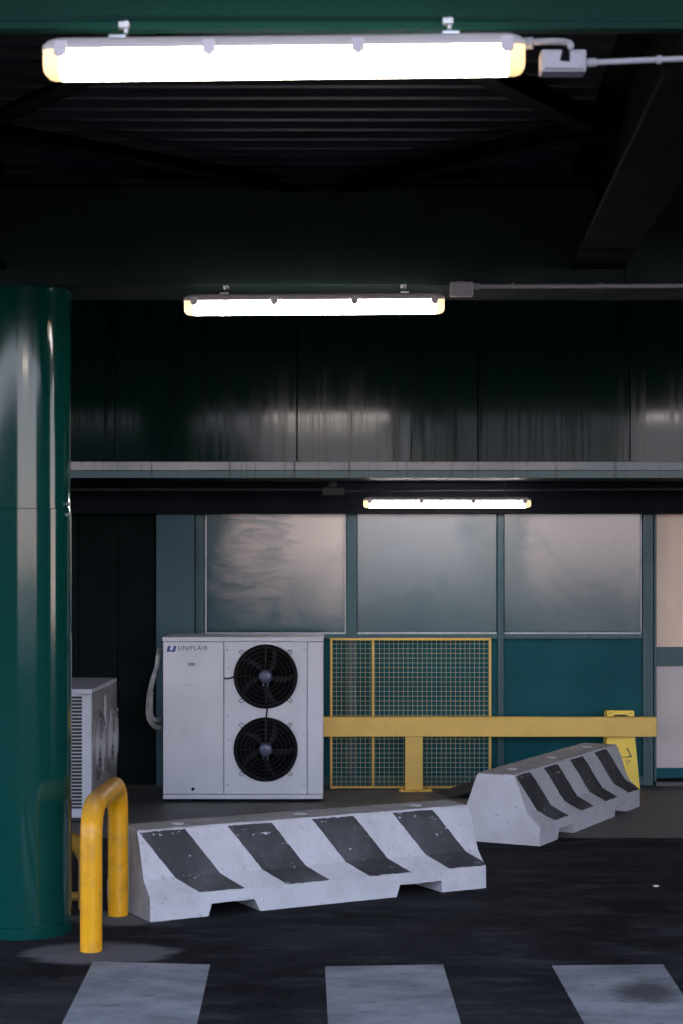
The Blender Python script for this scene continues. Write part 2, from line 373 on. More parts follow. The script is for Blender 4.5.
def mull(x0, x1):
    b = BM(); box(b, wx(x0), wx(x1), DW - .02, DW + .035, .0, ZH + .02, .003)
    xm = (x0 + x1) / 2
    box(b, wx(xm - .5), wx(xm + .5), DW - .026, DW - .015, .0, ZH + .01)
    obj('mullion', b, M['frame_teal'], wall)
mull(196, 204); mull(347, 356.5); mull(497.5, 503.5); mull(642.5, 653)
for k, x0, x1 in ups:                                 # bright beads round the upper panels
    b = BM(); box(b, wx(x0), wx(x1), DW - .012, DW + .02, wz(634), wz(632.2), .001)
    if k == 'panel_a':
        box(b, wx(205.2), wx(206.6), DW - .01, DW + .02, wz(632), ZH)
        box(b, wx(344.8), wx(346), DW - .01, DW + .02, wz(632), ZH)
    if k == 'panel_c': box(b, wx(640.5), wx(641.5), DW - .01, DW + .02, wz(632), ZH)
    obj('bead', b, M['edge_bright'], wall)
    bx('cross_rail', M['frame_teal'], wx(x0 - 2), wx(x1 + 2), DW - .01, DW + .035, wz(638.5), wz(634), .002, wall)
bx('bottom_rail', M['frame_teal'], wx(197), wx(653), DW - .012, DW + .035, 0, wz(776), .003, wall)
tag(bx('wall_pillar', M['pillar'], wx(157), wx(195), DW - .06, DW + .03, 0, ZH + .02, .004), 'flat grey teal pillar between the dark cladding and the panelled wall', 'wall', kind='structure')
b = BM()
for i in range(16):
    x1 = wx(157) - i * .3; box(b, x1 - .297, x1, DW + .05, DW + .1, 0, 2.3, .006)
box(b, wx(157) - 16 * .3, wx(157), DW + .09, DW + .25, 0, 2.3)
tag(obj('wall_cladding', b, M['shutter']), 'green black cladding behind the small air conditioner', 'wall', kind='structure')

# glazed door at the right
door = root('door_1', (wx(653), DW, 0), 'teal framed glazed door with two frosted panes, warm light painted in', 'door', kind='structure')
XR = wx(653) + 1.15
def dbx(name, mat, x0, x1, y0, y1, z0, z1, bev=.003): return bx(name, mat, x0, x1, y0, y1, z0, z1, bev, door)
dbx('jamb', M['frame_teal'], wx(653.5), wx(656), DW - .03, DW + .08, .03, ZH + .02)
dbx('jamb', M['frame_teal'], XR - .07, XR, DW - .03, DW + .08, .03, ZH + .02)
dbx('middle_rail', M['frame_teal'], wx(655.5), XR - .06, DW - .02, DW + .06, wz(666), wz(647))
dbx('bottom_rail', M['dark_teal'], wx(655.5), XR - .06, DW - .02, DW + .06, wz(778), wz(768))
dbx('pane', M['pane'], wx(656), XR - .07, DW + .02, DW + .035, wz(648), ZH + .02, 0)['label'] = 'upper pane with warm light painted in'
dbx('pane', M['pane_low'], wx(656), XR - .07, DW + .02, DW + .035, wz(769), wz(665), 0)['label'] = 'lower pane with weaker light painted in'
dbx('threshold', M['apron'], wx(654), XR, DW - .08, DW + .2, 0, .032)
bx('door_backing', M['black_dull'], wx(653), XR, DW + .2, DW + .25, 0, 2.3, 0, door)
b = BM(); box(b, XR, 9, DW, DW + .25, 0, 2.3); tag(obj('wall_right', b, M['dark_teal']), 'plain teal wall beyond the glazed door', 'wall', kind='structure')

# header, soffit, bulkhead
DB = 13.2; ZS = PZ(478, DB)
b = BM(); box(b, -9, 9, 14.5, 15.0, ZH, ZS, .004); tag(obj('header_beam', b, M['header']), 'dark slate header running along the top of the wall panels', 'beam', kind='structure')
b = BM(); box(b, -9, 9, DB + .01, 15.0, ZS, ZS + .06); tag(obj('ceiling_soffit', b, M['header']), 'dark soffit under the green bulkhead', 'ceiling', kind='structure')
bulk = root('wall_bulkhead', (0, DB, ZS), 'dark green streaked sheet bulkhead above the wall', 'wall', kind='structure')
seams = [-870, -689, -508, -327, -146, -66, 115, 297, 478, 630, 811, 992, 1173, 1354, 1535]
for a_, c_ in zip(seams, seams[1:]):
    b = BM(); box(b, PX(a_, DB) + .003, PX(c_, DB) - .003, DB, DB + .02, PZ(462, DB), 3.6, .002)
    obj('sheet', b, M['bulkhead'], bulk)
b = BM(); box(b, -8.2, 8.2, DB + .021, DB + .05, ZS + .06, 3.6); obj('backing', b, M['black_steel'], bulk)
b = BM(); prism(b, [(DB - .045, PZ(470.3, DB)), (DB + .02, PZ(470.3, DB)), (DB + .02, PZ(461.5, DB)), (DB - .03, PZ(462, DB))], 'x', -8.2, 8.2, .002)
tag(obj('trim_1', b, M['flash_pale']), 'pale weathered flashing strip along the foot of the bulkhead', 'trim', kind='structure')
b = BM(); box(b, -8.2, 8.2, DB - .035, DB + .02, ZS, PZ(470.8, DB), .002)
tag(obj('trim_2', b, M['flash_teal']), 'teal weathered strip below the pale flashing', 'trim', kind='structure')

# ------------------------------------------------------------------ roof
ZC = 3.60
b = BM(); prof = []; pitch = .2; YE = 3.6; y = YE
while y < 15.2:
    prof += [(y, ZC), (y + .055, ZC), (y + .075, ZC + .05), (y + .18, ZC + .05)]; y += pitch
prof += [(y, ZC), (y, ZC + .12), (YE, ZC + .12)]
t = bmesh.new(); A = [t.verts.new((-13, p[0], p[1])) for p in prof]; B = [t.verts.new((13, p[0], p[1])) for p in prof]
n = len(prof)
for i in range(n): t.faces.new((A[i], B[i], B[(i + 1) % n], A[(i + 1) % n]))
bmesh.ops.recalc_face_normals(t, faces=t.faces); merge(b, t)
tag(obj('ceiling', b, M['decking']), 'dark ribbed steel roof decking overhead', 'ceiling', kind='structure')
def ibeam_x(name, D, z0, z1, w, mat, label):
    b = BM(); box(b, -12, 12, D, D + w, z0, z0 + .022, .003); box(b, -12, 12, D, D + w, z1 - .022, z1, .003)
    box(b, -12, 12, D + w / 2 - .01, D + w / 2 + .01, z0 + .02, z1 - .02)
    tag(obj(name, b, mat), label, 'beam', kind='structure')
ibeam_x('ceiling_beam', 5.03, PZ(29, 5.03), ZC, .05, M['beam_front'], 'green steel roof beam above the nearest lamp')
b = BM(); Z2 = PZ(285, 9.1)
box(b, -12, 12, 9.1, 9.7, Z2, PZ(187, 9.1), .004); box(b, -12, 12, 9.06, 9.74, PZ(184.5, 9.1), PZ(180, 9.1), .003); box(b, -12, 12, 9.2, 9.6, PZ(188, 9.1), ZC)
for px in (628, -200, 1040): box(b, PX(px, 9.1) - .012, PX(px, 9.1) + .012, 9.085, 9.12, Z2, PZ(187, 9.1))
tag(obj('ceiling_girder', b, M['beam']), 'deep dark green girder above the middle lamp', 'beam', kind='structure')
def ibeam_y(x0, x1, slant, label):
    b = BM(); w = .24
    for (dx0, dx1, z0, z1) in ((0, w, 3.13, 3.155), (w / 2 - .012, w / 2 + .012, 3.14, ZC), (0, w, ZC - .03, ZC)):
        prism(b, [(x0 + dx0, 5.26), (x0 + dx1, 5.26), (x0 + dx1 + slant, 9.08), (x0 + dx0 + slant, 9.08)], 'z', z0, z1)
    tag(obj('ceiling_joist', b, M['black_steel']), label, 'beam', kind='structure')
ibeam_y(.87, 1.1, .2, 'dark roof joist joining the two beams on the glazed door side')
ibeam_y(-1.75, -1.5, -.05, 'dark roof joist joining the beams above the green column')
def brace(x0, y0, x1, y1, label):
    b = BM(); d = Vector((x1 - x0, y1 - y0)).normalized(); n = Vector((-d.y, d.x)) * .045
    for z0, z1, s0, s1 in ((3.49, 3.498, -1, 1), (3.49, 3.56, .8, 1)):
        prism(b, [(x0 + n.x * s0, y0 + n.y * s0), (x1 + n.x * s0, y1 + n.y * s0), (x1 + n.x * s1, y1 + n.y * s1), (x0 + n.x * s1, y0 + n.y * s1)], 'z', z0, z1)
    tag(obj('roof_brace', b, M['black_steel']), label, 'brace', kind='structure')
brace(-1.5, 7.80, .1, 5.3, 'black roof brace running forward from above the column')
brace(-1.5, 7.70, -.15, 9.15, 'black roof brace running back from above the column')
brace(1.08, 7.90, -.35, 5.3, 'black roof brace running forward from the right joist')
brace(1.08, 7.70, .0, 9.15, 'black roof brace running back from the right joist')
# unseen walls and block, added to darken reflections and cut the sky light
b = BM(); box(b, -9.3, -9.0, 11, 15, 0, ZC); tag(obj('added_wall_left', b, M['shutter']), 'unseen dark wall added beyond the green column to cut light', 'wall', kind='structure')
b = BM(); box(b, 9.0, 9.3, -2.2, 7.05, 0, ZC); box(b, 9.0, 9.3, 9.6, 15, 0, ZC); tag(obj('added_wall_side', b, M['far']), 'unseen dark wall with an opening, added on the door side to cut light', 'wall', kind='structure')  # added out of view: dims the barrier, leaves a bright slit on the column
b = BM(); box(b, -30, -2.0, -24, -10, -.02, 3.9); tag(obj('added_wall_opposite', b, M['far']), 'unseen dark block added across the yard to darken reflections', 'building', kind='structure')  # added behind the camera to darken the column's left reflection

# green column
cx_, cy_, r_ = PX(22, 9.33), 9.33, .232
col_ = root('column', (cx_, cy_, 0), 'glossy green round steel column beside the yellow hoop bollard', 'column', kind='structure')
mt = Matrix.Translation((cx_, cy_, 0)); ZJ = PZ(508, 9.1)
b = BM(); lathe(b, [(0, ZJ - .02), (r_, ZJ - .02), (r_, Z2 - .012), (r_ + .012, Z2 - .012), (r_ + .012, Z2), (0, Z2)], mt, 128); obj('upper_tube', b, M['column'], col_)
b = BM(); R2 = r_ + .004
lathe(b, [(0, 0), (R2 + .006, 0), (R2 + .006, .055), (R2, .058), (R2, ZJ - .003), (R2 - .003, ZJ), (r_ - .02, ZJ), (0, ZJ)], mt, 128); obj('lower_sleeve', b, M['column'], col_)
a_ = math.radians(-18); dx, dy = math.cos(a_), math.sin(a_)
for zz in (ZJ - .03, ZJ + .02):
    b = BM(); tube(b, [Vector((cx_ + dx * (R2 - .004), cy_ + dy * R2, zz)), Vector((cx_ + dx * (R2 + .016), cy_ + dy * (R2 + .016), zz))], .011, 10); obj('clamp_bolt', b, M['steel'], col_)

# ------------------------------------------------------------------ lamps
def lamp(D, px0, px1, ytop, ysplit, ybot, zbeam, yh, label, glow, rot=0.0, hang=(.155, .845), hmat='steel'):
    x0, x1 = PX(px0, D), PX(px1, D); L = x1 - x0; cx = (x0 + x1) / 2
    zt, zs, zb = PZ(ytop, D), PZ(ysplit, D), PZ(ybot, D)
    r = root('fluorescent_lamp', (cx, D, zb), label, 'lamp', 'weatherproof fluorescent lamps under the roof', rz=rot)
    w = .052; hl = L / 2; h1, h2 = zs - zb, zt - zb
    # housing: shallow tray, chamfered, narrower at the top
    b = BM(); t = bmesh.new()
    def ring(hx, hy, z): return [t.verts.new((sx * hx + sy2, sy * hy, z)) for sx, sy, sy2 in ((-1, -1, 0), (1, -1, 0), (1, 1, 0), (-1, 1, 0))]
    def loft(secs):
        rs = []
        for hx, hy, z, cr in secs:
            pts = []
            for (ccx, ccy, a0) in ((hx - cr, hy - cr, 0), (-hx + cr, hy - cr, 90), (-hx + cr, -hy + cr, 180), (hx - cr, -hy + cr, 270)):
                for k in range(6):
                    a = math.radians(a0 + 90 * k / 5); pts.append(t.verts.new((ccx + cr * math.cos(a), ccy + cr * math.sin(a), z)))
            rs.append(pts)
        t.faces.new(list(reversed(rs[0]))); t.faces.new(rs[-1])
        for a, c in zip(rs, rs[1:]):
            for k in range(24): t.faces.new((a[k], a[(k + 1) % 24], c[(k + 1) % 24], c[k]))
    loft([(hl, w, h1, .03), (hl, w, h1 + (h2 - h1) * .35, .03), (hl - .012, w - .006, h1 + (h2 - h1) * .75, .028), (hl - .03, w - .02, h2, .02)])
    bmesh.ops.recalc_face_normals(t, faces=t.faces); merge(b, t); obj('housing', b, M['lamp_body'], r, local=True)
    # diffuser: lit middle, yellowed ends
    e = .045
    def bowl(xa, xb, end):
        t = bmesh.new(); n = 12; secs = []
        xs = [(xa, 1.0), (xb, 1.0)] if not end else [(xa, 1.0), (xa + (xb - xa) * .45, 1.0), (xa + (xb - xa) * .8, .93), (xb, .78)]
        for x, s in xs:
            ps = []
            for k in range(n + 1):
                a = PI + PI * k / n
                cy = math.copysign(abs(math.cos(a)) ** .55, math.cos(a)); cz = -abs(math.sin(a)) ** .55
                ps.append(t.verts.new((x, cy * w * .95 * (s if s < 1 else 1), h1 + cz * h1 * s)))
            secs.append(ps)
        for a, c in zip(secs, secs[1:]):
            for k in range(n): f = t.faces.new((a[k], a[k + 1], c[k + 1], c[k])); f.smooth = True
            t.faces.new((a[n], a[0], c[0], c[n]))
        t.faces.new(secs[0]); t.faces.new(list(reversed(secs[-1])))
        bmesh.ops.recalc_face_normals(t, faces=t.faces); return t
    b = BM(); merge(b, bowl(-hl + e, hl - e, False)); obj('diffuser', b, glow, r, local=True)
    for s in (-1, 1):
        b = BM(); merge(b, bowl(s * (hl - e), s * (hl - .004), True)); obj('diffuser_end', b, M['lamp_end'], r, local=True)
    for k in range(4):                                # toggle clips
        x = -hl + .05 + (L - .10) * k / 3
        for sy in (-1, 1):
            b = BM(); ya, yb = sorted((sy * (w - .003), sy * (w + .009)))
            box(b, x - .016, x + .016, ya, yb, h1 - .016, h1 + (h2 - h1) * .62, .003)
            box(b, x - .009, x + .009, ya - .002, yb + .002, h1 - .022, h1 - .005, .002)
            obj('clip', b, M['clip'], r, local=True)
    zr = zbeam - zb
    for fx in hang:                                   # stirrup and beam clamp
        x = -hl + L * fx
        b = BM(); box(b, x - .022, x + .022, -.02, .02, h2 - .004, h2 + .012, .003)
        tube(b, [(x, yh * .15, h2 + .005), (x, yh * .4, h2 + .02), (x + .004, yh, min(zr, h2 + .05)), (x + .004, yh, zr + .004)], .006, 8)
        box(b, x - .014, x + .014, yh - .012, yh + .012, zr - .016, zr + .001, .002)
        obj('hanger', b, M[hmat], r, local=True)
    return r
L1 = lamp(4.87, 43.5, 525.5, 38.5, 51, 77.5, PZ(20, 5.0), .135, 'nearest and largest lit lamp, under the front green beam', M['lamp_on'], rot=-.010); L1.rotation_euler[1] = -.009
L2 = lamp(8.97, 184, 445, 294.5, 301, 314.5, Z2, .14, 'middle lit lamp, below the deep dark girder', M['lamp_on_cool']); L2.rotation_euler[1] = -.007
L3 = lamp(14.0, 363, 531, 497, 500.5, 508, ZS, 0, 'smallest lit lamp, under the soffit above the wall panels', M['lamp_on_cool'], hmat='dim_pvc')
L4 = lamp(8.97, 915, 1176, 294.5, 301, 314.5, Z2, .14, 'lit lamp farther along the girder at the far end of the grey conduit', M['lamp_on_cool'])
# cable of the nearest lamp
z1_ = PZ(45, 4.87)
b = BM(); xx = PX(524, 4.87)
tube(b, catmull([P(522, 47, 4.87), P(536, 45, 4.86), P(556, 44.5, 4.84), P(568, 46, 4.82), P(571, 50, 4.815), P(568, 51.2, 4.815)], 6), .0085, 10)
tube(b, [P(524, 46.5, 4.87), P(530, 46, 4.866), P(533, 46, 4.864)], .015, 10)
L1.rotation_euler = (0, 0, 0); o = obj('cable', b, M['grey_pvc'], L1); L1.rotation_euler = (0, -.009, -.010)

def jbox(D, x0, x1, y0, y1, label, mat=None):
    a, c = P(x0, y1, D), P(x1, y0, D)
    r = root('junction_box', ((a.x + c.x) / 2, D, a.z), label, 'junction box')
    b = BM(); box(b, a.x, c.x, D - .03, D + .035, a.z, c.z, .005); obj('body', b, mat or M['grey_pvc'], r)
    b = BM(); box(b, a.x + .006, c.x - .006, D - .036, D - .028, a.z + .006, c.z - .006, .003)
    for sx in (a.x + .014, c.x - .014):
        for sz in (a.z + .014, c.z - .014): tube(b, [(sx, D - .039, sz), (sx, D - .034, sz)], .004, 8)
    obj('lid', b, mat or M['grey_pvc'], r)
    return r
j1 = jbox(4.84, 540, 585, 52, 74.5, 'pale grey junction box at the end of the nearest lamp')
b = BM(); tube(b, [P(566, 51, 4.815), P(565, 60, 4.80)], .012, 10); obj('cable_gland', b, M['black_plastic'], j1)
j2 = jbox(8.97, 450, 473, 282.5, 296.5, 'small grey junction box at the end of the middle lamp')
j3 = jbox(14.05, 322, 345, 487, 495, 'dark grey junction box under the soffit left of the smallest lamp', M['dim_pvc'])
b = BM(); q = P(461, 283, 8.97); box(b, q.x - .02, q.x + .02, 8.96, 9.14, Z2 - .006, Z2 - .0005); box(b, q.x - .02, q.x + .02, 8.96, 8.968, q.z - .006, Z2 - .001); obj('bracket', b, M['grey_pvc'], j2)
b = BM(); q = P(333, 487.5, 14.05); box(b, q.x - .03, q.x + .03, 14.03, 14.07, q.z - .004, ZS - .0005); obj('bracket', b, M['dim_pvc'], j3)
def conduit(pts, r, label, mat, couplers=()):
    ps = [Vector(p) for p in pts]
    b = BM(); tube(b, ps, r, 12); rt = root('conduit', (ps[0].x, ps[0].y, ps[0].z), label, 'conduit'); obj('pipe', b, mat, rt)
    for a, c in couplers: b = BM(); tube(b, [a, c], r * 1.5, 12); obj('coupling', b, mat, rt)
    return rt
conduit([P(585, 63, 4.85), P(640, 60.5, 4.86), P(900, 50, 4.88)], .0075, 'pale grey conduit leading off from the largest lamp box', M['grey_pvc'], [(P(586, 63, 4.85), P(596, 62.6, 4.851)), (P(657, 60, 4.862), P(661, 59.8, 4.863))])
cd = conduit([P(473, 286.5, 8.97), P(900, 285.3, 8.97)], .0105, 'grey conduit leading off from the middle lamp box', M['grey_pvc'], [(P(474, 286.5, 8.97), P(480, 286.5, 8.97))])
for px in (514, 602):
    b = BM(); torus(b, .012, .003, Matrix.Translation(P(px, 286.2, 8.97)) @ Matrix.Rotation(PI / 2, 4, 'Y'), 16, 6)
    q = P(px, 286.2, 8.97); tube(b, [q + Vector((0, 0, .012)), q + Vector((0, .14, .03)), Vector((q.x, q.y + .14, Z2 + .001))], .004, 8); obj('saddle', b, M['grey_pvc'], cd)
conduit([P(60, 489.5, 14.05), P(322, 489.5, 14.05)], .009, 'thin dark conduit under the soffit', M['dim_pvc'])
conduit([P(345, 491, 14.05), P(440, 490, 14.1), P(683, 489, 14.1)], .009, 'thin dark conduit passing above the smallest lamp', M['dim_pvc'])

# ------------------------------------------------------------------ big condenser
DA = 13.77
def ax(px): return PX(px, DA)
def az(py): return PZ(py, DA)
ac = root('air_conditioner', (ax(243), DA + .22, 0), 'large off white outdoor condenser with two black fans', 'air conditioner')
X0, X1, ZB, ZT = ax(163), ax(323), az(799), az(638)
b = BM(); box(b, X0, X1, DA + .085, DA + .45, ZB + .005, ZT, .005); obj('casing', b, M['white_unit'], ac)
b = BM(); box(b, X0 - .003, X1 + .003, DA - .006, DA + .455, az(641.5), az(637), .004); obj('top_lip', b, M['white_unit'], ac)
b = BM(); box(b, X0, X1, DA - .006, DA + .09, ZB, az(794.5), .003); obj('plinth', b, M['white_unit'], ac)
fp = obj('front_panel', (lambda b: (box(b, X0 + .001, ax(223.5), DA - .004, DA + .09, az(794), az(642), .004), b)[1])(BM()), M['white_unit'], ac)
b = BM(); box(b, ax(307.5), X1 - .001, DA - .004, DA + .09, az(794), az(642), .004); obj('corner_post', b, M['white_unit'], ac)
b = BM(); t = bmesh.new(); ya = DA + .010                # sheet with two round openings
for (za, zb_, zc) in ((az(642), az(713), az(676.5)), (az(713), az(794), az(749.5))):
    rr = 31.6 * DA / F; xa, xb, xc = ax(224.2), ax(306.8), ax(265.7); inn = []; rim = []; out = []
    for k in range(64):
        a = 2 * PI * (k + .5) / 64; c, s_ = math.cos(a), math.sin(a)
        sc = min((xb - xc) / c if c > 0 else (xa - xc) / c, (za - zc) / s_ if s_ > 0 else (zb_ - zc) / s_)
        inn.append(t.verts.new((xc + rr * c, ya, zc + rr * s_))); rim.append(t.verts.new((xc + rr * c, ya + .075, zc + rr * s_))); out.append(t.verts.new((xc + sc * c, ya, zc + sc * s_)))
    for k in range(64):
        q = (k + 1) % 64
        t.faces.new((inn[k], inn[q], out[q], out[k])); t.faces.new((inn[k], rim[k], rim[q], inn[q]))
    for (sx2, sz2) in ((xb, za), (xa, za), (xa, zb_), (xb, zb_)):
        near = sorted(range(64), key=lambda k: (out[k].co.x - sx2) ** 2 + (out[k].co.z - sz2) ** 2)
        e1 = [k for k in near if abs(out[k].co.x - sx2) < 1e-6][0]; e2 = [k for k in near if abs(out[k].co.z - sz2) < 1e-6][0]
        if e1 != e2: t.faces.new((out[e1], out[e2], t.verts.new((sx2, ya, sz2))))
bmesh.ops.recalc_face_normals(t, faces=t.faces); merge(b, t); obj('fan_panel', b, M['white_unit'], ac)
for px, py in ((227, 650), (227, 716), (227, 785), (304, 650), (304, 690), (304, 735), (304, 785), (229, 668), (229, 740)):
    b = BM(); tube(b, [(ax(px), DA + .011, az(py)), (ax(px), DA + .006, az(py))], .005, 8); obj('screw', b, M['label_grey'], ac)
b = BM(); tube(b, [(ax(193), DA - .003, az(789)), (ax(193), DA - .009, az(789))], .012, 16); obj('lock', b, M['black_plastic'], fp)
# emblem and name
b = BM(); yq = DA - .0045
def slab(pts, y0=None, th=.0016):
    y0 = yq if y0 is None else y0
    prism(b, [(ax(p[0]), az(p[1])) for p in pts], 'y', y0 - th, y0 + .001)
slab([(168.0, 646), (170.6, 646), (169.7, 650.2), (173.3, 650.2), (172.9, 651.7), (166.6, 651.7)])
slab([(173.8, 646), (176.4, 646), (175.1, 651.7), (172.5, 651.7)])
obj('emblem', b, M['logo_blue'], fp)
def text(s, size, px, py, D, mat, name, parent, sx=1.0):
    cu = bpy.data.curves.new(name, 'FONT'); cu.body = s; cu.size = size; cu.extrude = .0008; cu.space_character = 1.12
    o = bpy.data.objects.new(name, cu); COL.objects.link(o); cu.materials.append(mat)
    bpy.context.view_layer.update()
    me = bpy.data.meshes.new_from_object(o.evaluated_get(bpy.context.evaluated_depsgraph_get())); bpy.data.objects.remove(o); bpy.data.curves.remove(cu)
    me.materials.clear(); me.materials.append(mat); o = bpy.data.objects.new(name, me); COL.objects.link(o)
    o.parent = parent; q = P(px, py, D); o.location = q - world_loc(parent); o.rotation_euler = (PI / 2, 0, 0); o.scale = (sx, 1, 1)
    return o
text('UNIFLAIR', .0455, 177.8, 650.2, DA - .0055, M['ink'], 'lettering', fp, 1.0)
b = BM(); slab([(188, 662.8), (195.3, 662.8), (195.3, 665.6), (188, 665.6)]); obj('rating_label', b, M['label_grey'], fp)
for xa, xb, y in ((182, 202, 685), (180.5, 204, 700.2)):
    b = BM(); slab([(xa, y - .7), (xb, y - .5), (xb, y + 1.0), (xa, y + .8)], th=.0008); obj('faded_writing', b, M['faint_ink'], fp)
b = BM()
for px in (185, 296):
    for yy in (DA + .05, DA + .4):
        b = BM(); box(b, ax(px) - .035, ax(px) + .035, yy - .02, yy + .03, .014, ZB + .008, .006)
        box(b, ax(px) - .045, ax(px) + .045, yy - .026, yy + .036, 0, .018, .004); obj('foot', b, M['black_plastic'], ac)

RF = 32.2 * DA / F
for fy in (676.5, 749.5):
    cx, cz = ax(265.7), az(fy); mt = Matrix.Translation((cx, DA + .010, cz)) @ Matrix.Rotation(PI / 2, 4, 'X')     # local z points to the camera
    b = BM(); lathe(b, [(0, -.07), (RF * .93, -.07), (RF * .93, .008), (RF * .955, .016), (RF, .012), (RF * 1.0, -.002)], mt, 64); fan = obj('fan', b, M['black_plastic'], ac)
    b = BM(); torus(b, RF * .97, .007, mt @ Matrix.Translation((0, 0, .016)), 64, 8); torus(b, RF * .90, .003, mt @ Matrix.Translation((0, 0, .020)), 64, 6)
    for rr in (.78, .64, .5, .38): torus(b, RF * rr, .0018, mt @ Matrix.Translation((0, 0, .024)), 56, 6)
    for k in range(4):
        a = k * PI / 2; c, s = math.cos(a), math.sin(a)
        tube(b, [mt @ Vector((c * RF * .97, s * RF * .97, .018)), mt @ Vector((c * RF * .5, s * RF * .5, .027)), mt @ Vector((c * RF * .2, s * RF * .2, .027))], .0045, 8)
    obj('guard', b, M['wire'], fan)
    for k in range(5):
        t = bmesh.new(); vs = []
        for i in range(7):
            rr = RF * (.2 + .68 * i / 6); row = []
            for j in range(7):
                wdt = .42 + .25 * i / 6; a = 2 * PI * k / 5 + .3 + (j / 6 - .5) * wdt * 1.7 + .35 * (i / 6) ** 1.5
                row.append(t.verts.new(mt @ Vector((rr * math.cos(a), rr * math.sin(a), -.03 + .045 * (j / 6 - .5)))))
            vs.append(row)
        for i in range(6):
            for j in range(6): f = t.faces.new((vs[i][j], vs[i + 1][j], vs[i + 1][j + 1], vs[i][j + 1])); f.smooth = True
        bmesh.ops.solidify(t, geom=list(t.faces), thickness=.004)
        b = BM(); merge(b, t); obj('blade', b, M['black_dull'], fan)
    b = BM(); hr = RF * .215; lathe(b, [(hr * .9, -.04), (hr, -.02), (hr, .014), (hr * .93, .024), (hr * .75, .030), (hr * .4, .033), (0, .034)], mt, 40)
    for s in (-1, 1): box(b, cx + s * .016 - .005, cx + s * .016 + .005, DA - .03, DA - .012, cz - hr - .02, cz - hr + .006, .002)
    obj('hub', b, M['hub'], fan)
    for k in range(4):
        a = PI / 4 + k * PI / 2; c, s = math.cos(a), math.sin(a)
        b = BM(); d = Vector((c, s, 0)); n_ = Vector((-s, c, 0))
        p = [mt @ (d * RF * .98 + Vector((0, 0, .006)) + n_ * .012), mt @ (d * RF * 1.13 + Vector((0, 0, .004)) + n_ * .010), mt @ (d * RF * 1.13 + Vector((0, 0, .004)) - n_ * .010), mt @ (d * RF * .98 + Vector((0, 0, .006)) - n_ * .012)]
        tube(b, p, .0028, 6); obj('bracket', b, M['wire'], fan)
b = BM(); tube(b, catmull([P(224.4, 678, DA), P(226, 678.6, DA - .01), P(230, 678.4, DA - .012), P(235, 677, DA - .012), P(258, 676.6, DA - .018)], 6), .006, 8); obj('power_cable', b, M['wire'], ac)
b = BM(); tube(b, catmull([P(265.6, 684, DA - .018), P(266.4, 700, DA - .018), P(267, 710, DA - .006), P(266.3, 717, DA - .006), P(265.8, 742, DA - .018)], 6), .006, 8); obj('link_cable', b, M['wire'], ac)
# lagged pipes beside it
DP = 14.15
hz = root('insulated_pipe', P(150, 727, DP), 'grimy white lagged pipe looping beside the large condenser', 'pipe')
b = BM(); tube(b, catmull([P(159.5, 649, DP + .48), P(158.8, 651, DP + .2), P(158, 657, DP), P(156.5, 668, DP), P(152.5, 680, DP), P(149.2, 695, DP), P(148, 712, DP), P(149.5, 720, DP), P(154, 726, DP), P(159, 727.5, DP), P(161.5, 727.5, DP)], 8), .017, 12); obj('outer_pipe', b, M['insulation'], hz)
b = BM(); tube(b, catmull([P(157.2, 669, DP - .03), P(154, 681, DP - .035), P(151.6, 692, DP - .035), P(151, 704, DP - .035), P(151, 714, DP - .035), P(154, 719.5, DP - .03), P(158, 720, DP), P(161.0, 719.5, DP)], 8), [.009] * 16 + [.017] * 41, 12); obj('inner_pipe', b, M['insulation'], hz)
b = BM(); tube(b, [P(157.3, 667, DP - .01), P(154.3, 675, DP - .01)], .019, 12); obj('tape_wrap', b, M['grey_pvc'], hz)

# ------------------------------------------------------------------ small condenser behind the column
D0 = 12.8; LS = 1.0; WS = .36; sx0 = PX(91, D0)
ZB2, ZT2 = .03, PZ(689, D0)
ROT = math.radians(-2.6)
sm = root('air_conditioner', (sx0, D0, 0), 'small grey outdoor condenser with louvred end, standing behind the green column', 'air conditioner', rz=ROT)
b = BM(); box(b, -WS, 0, .012, LS, ZB2, ZT2 - .004, .006); obj('casing', b, M['grey_unit'], sm, local=True)
b = BM(); box(b, -WS - .006, .008, -.006, LS + .004, ZT2 - .03, ZT2, .006); obj('lid', b, M['grey_unit'], sm, local=True)
b = BM(); box(b, -.06, .004, -.004, .02, ZB2, ZT2 - .03, .004); box(b, -WS, -WS + .03, -.004, .02, ZB2, ZT2 - .03, .003)
box(b, -WS, .0, -.004, .02, ZB2, ZB2 + .06, .004); box(b, -WS, 0, -.004, .02, ZT2 - .05, ZT2 - .03, .004); obj('end_frame', b, M['grey_unit'], sm, local=True)
b = BM(); box(b, -WS + .03, -.06, .006, .0125, ZB2 + .06, ZT2 - .05); obj('coil', b, M['coil'], sm, local=True)
b = BM(); nl = 31; zz0, zz1 = ZB2 + .068, ZT2 - .055
for i in range(nl):
    z = zz0 + (zz1 - zz0) * (i + .5) / nl
    prism(b, [(-.003, z - .0045), (.010, z - .001), (.010, z + .003), (-.003, z + .0005)], 'x', -WS + .028, -.058)
obj('louvre', b, M['grey_unit'], sm, local=True)
b = BM(); box(b, -.002, .012, .46, LS - .005, ZB2 + .01, ZT2 - .03, .003); box(b, -.004, .005, .022, .462, ZB2 + .01, ZT2 - .03, .002); obj('front_panel', b, M['grey_grille'], sm, local=True)
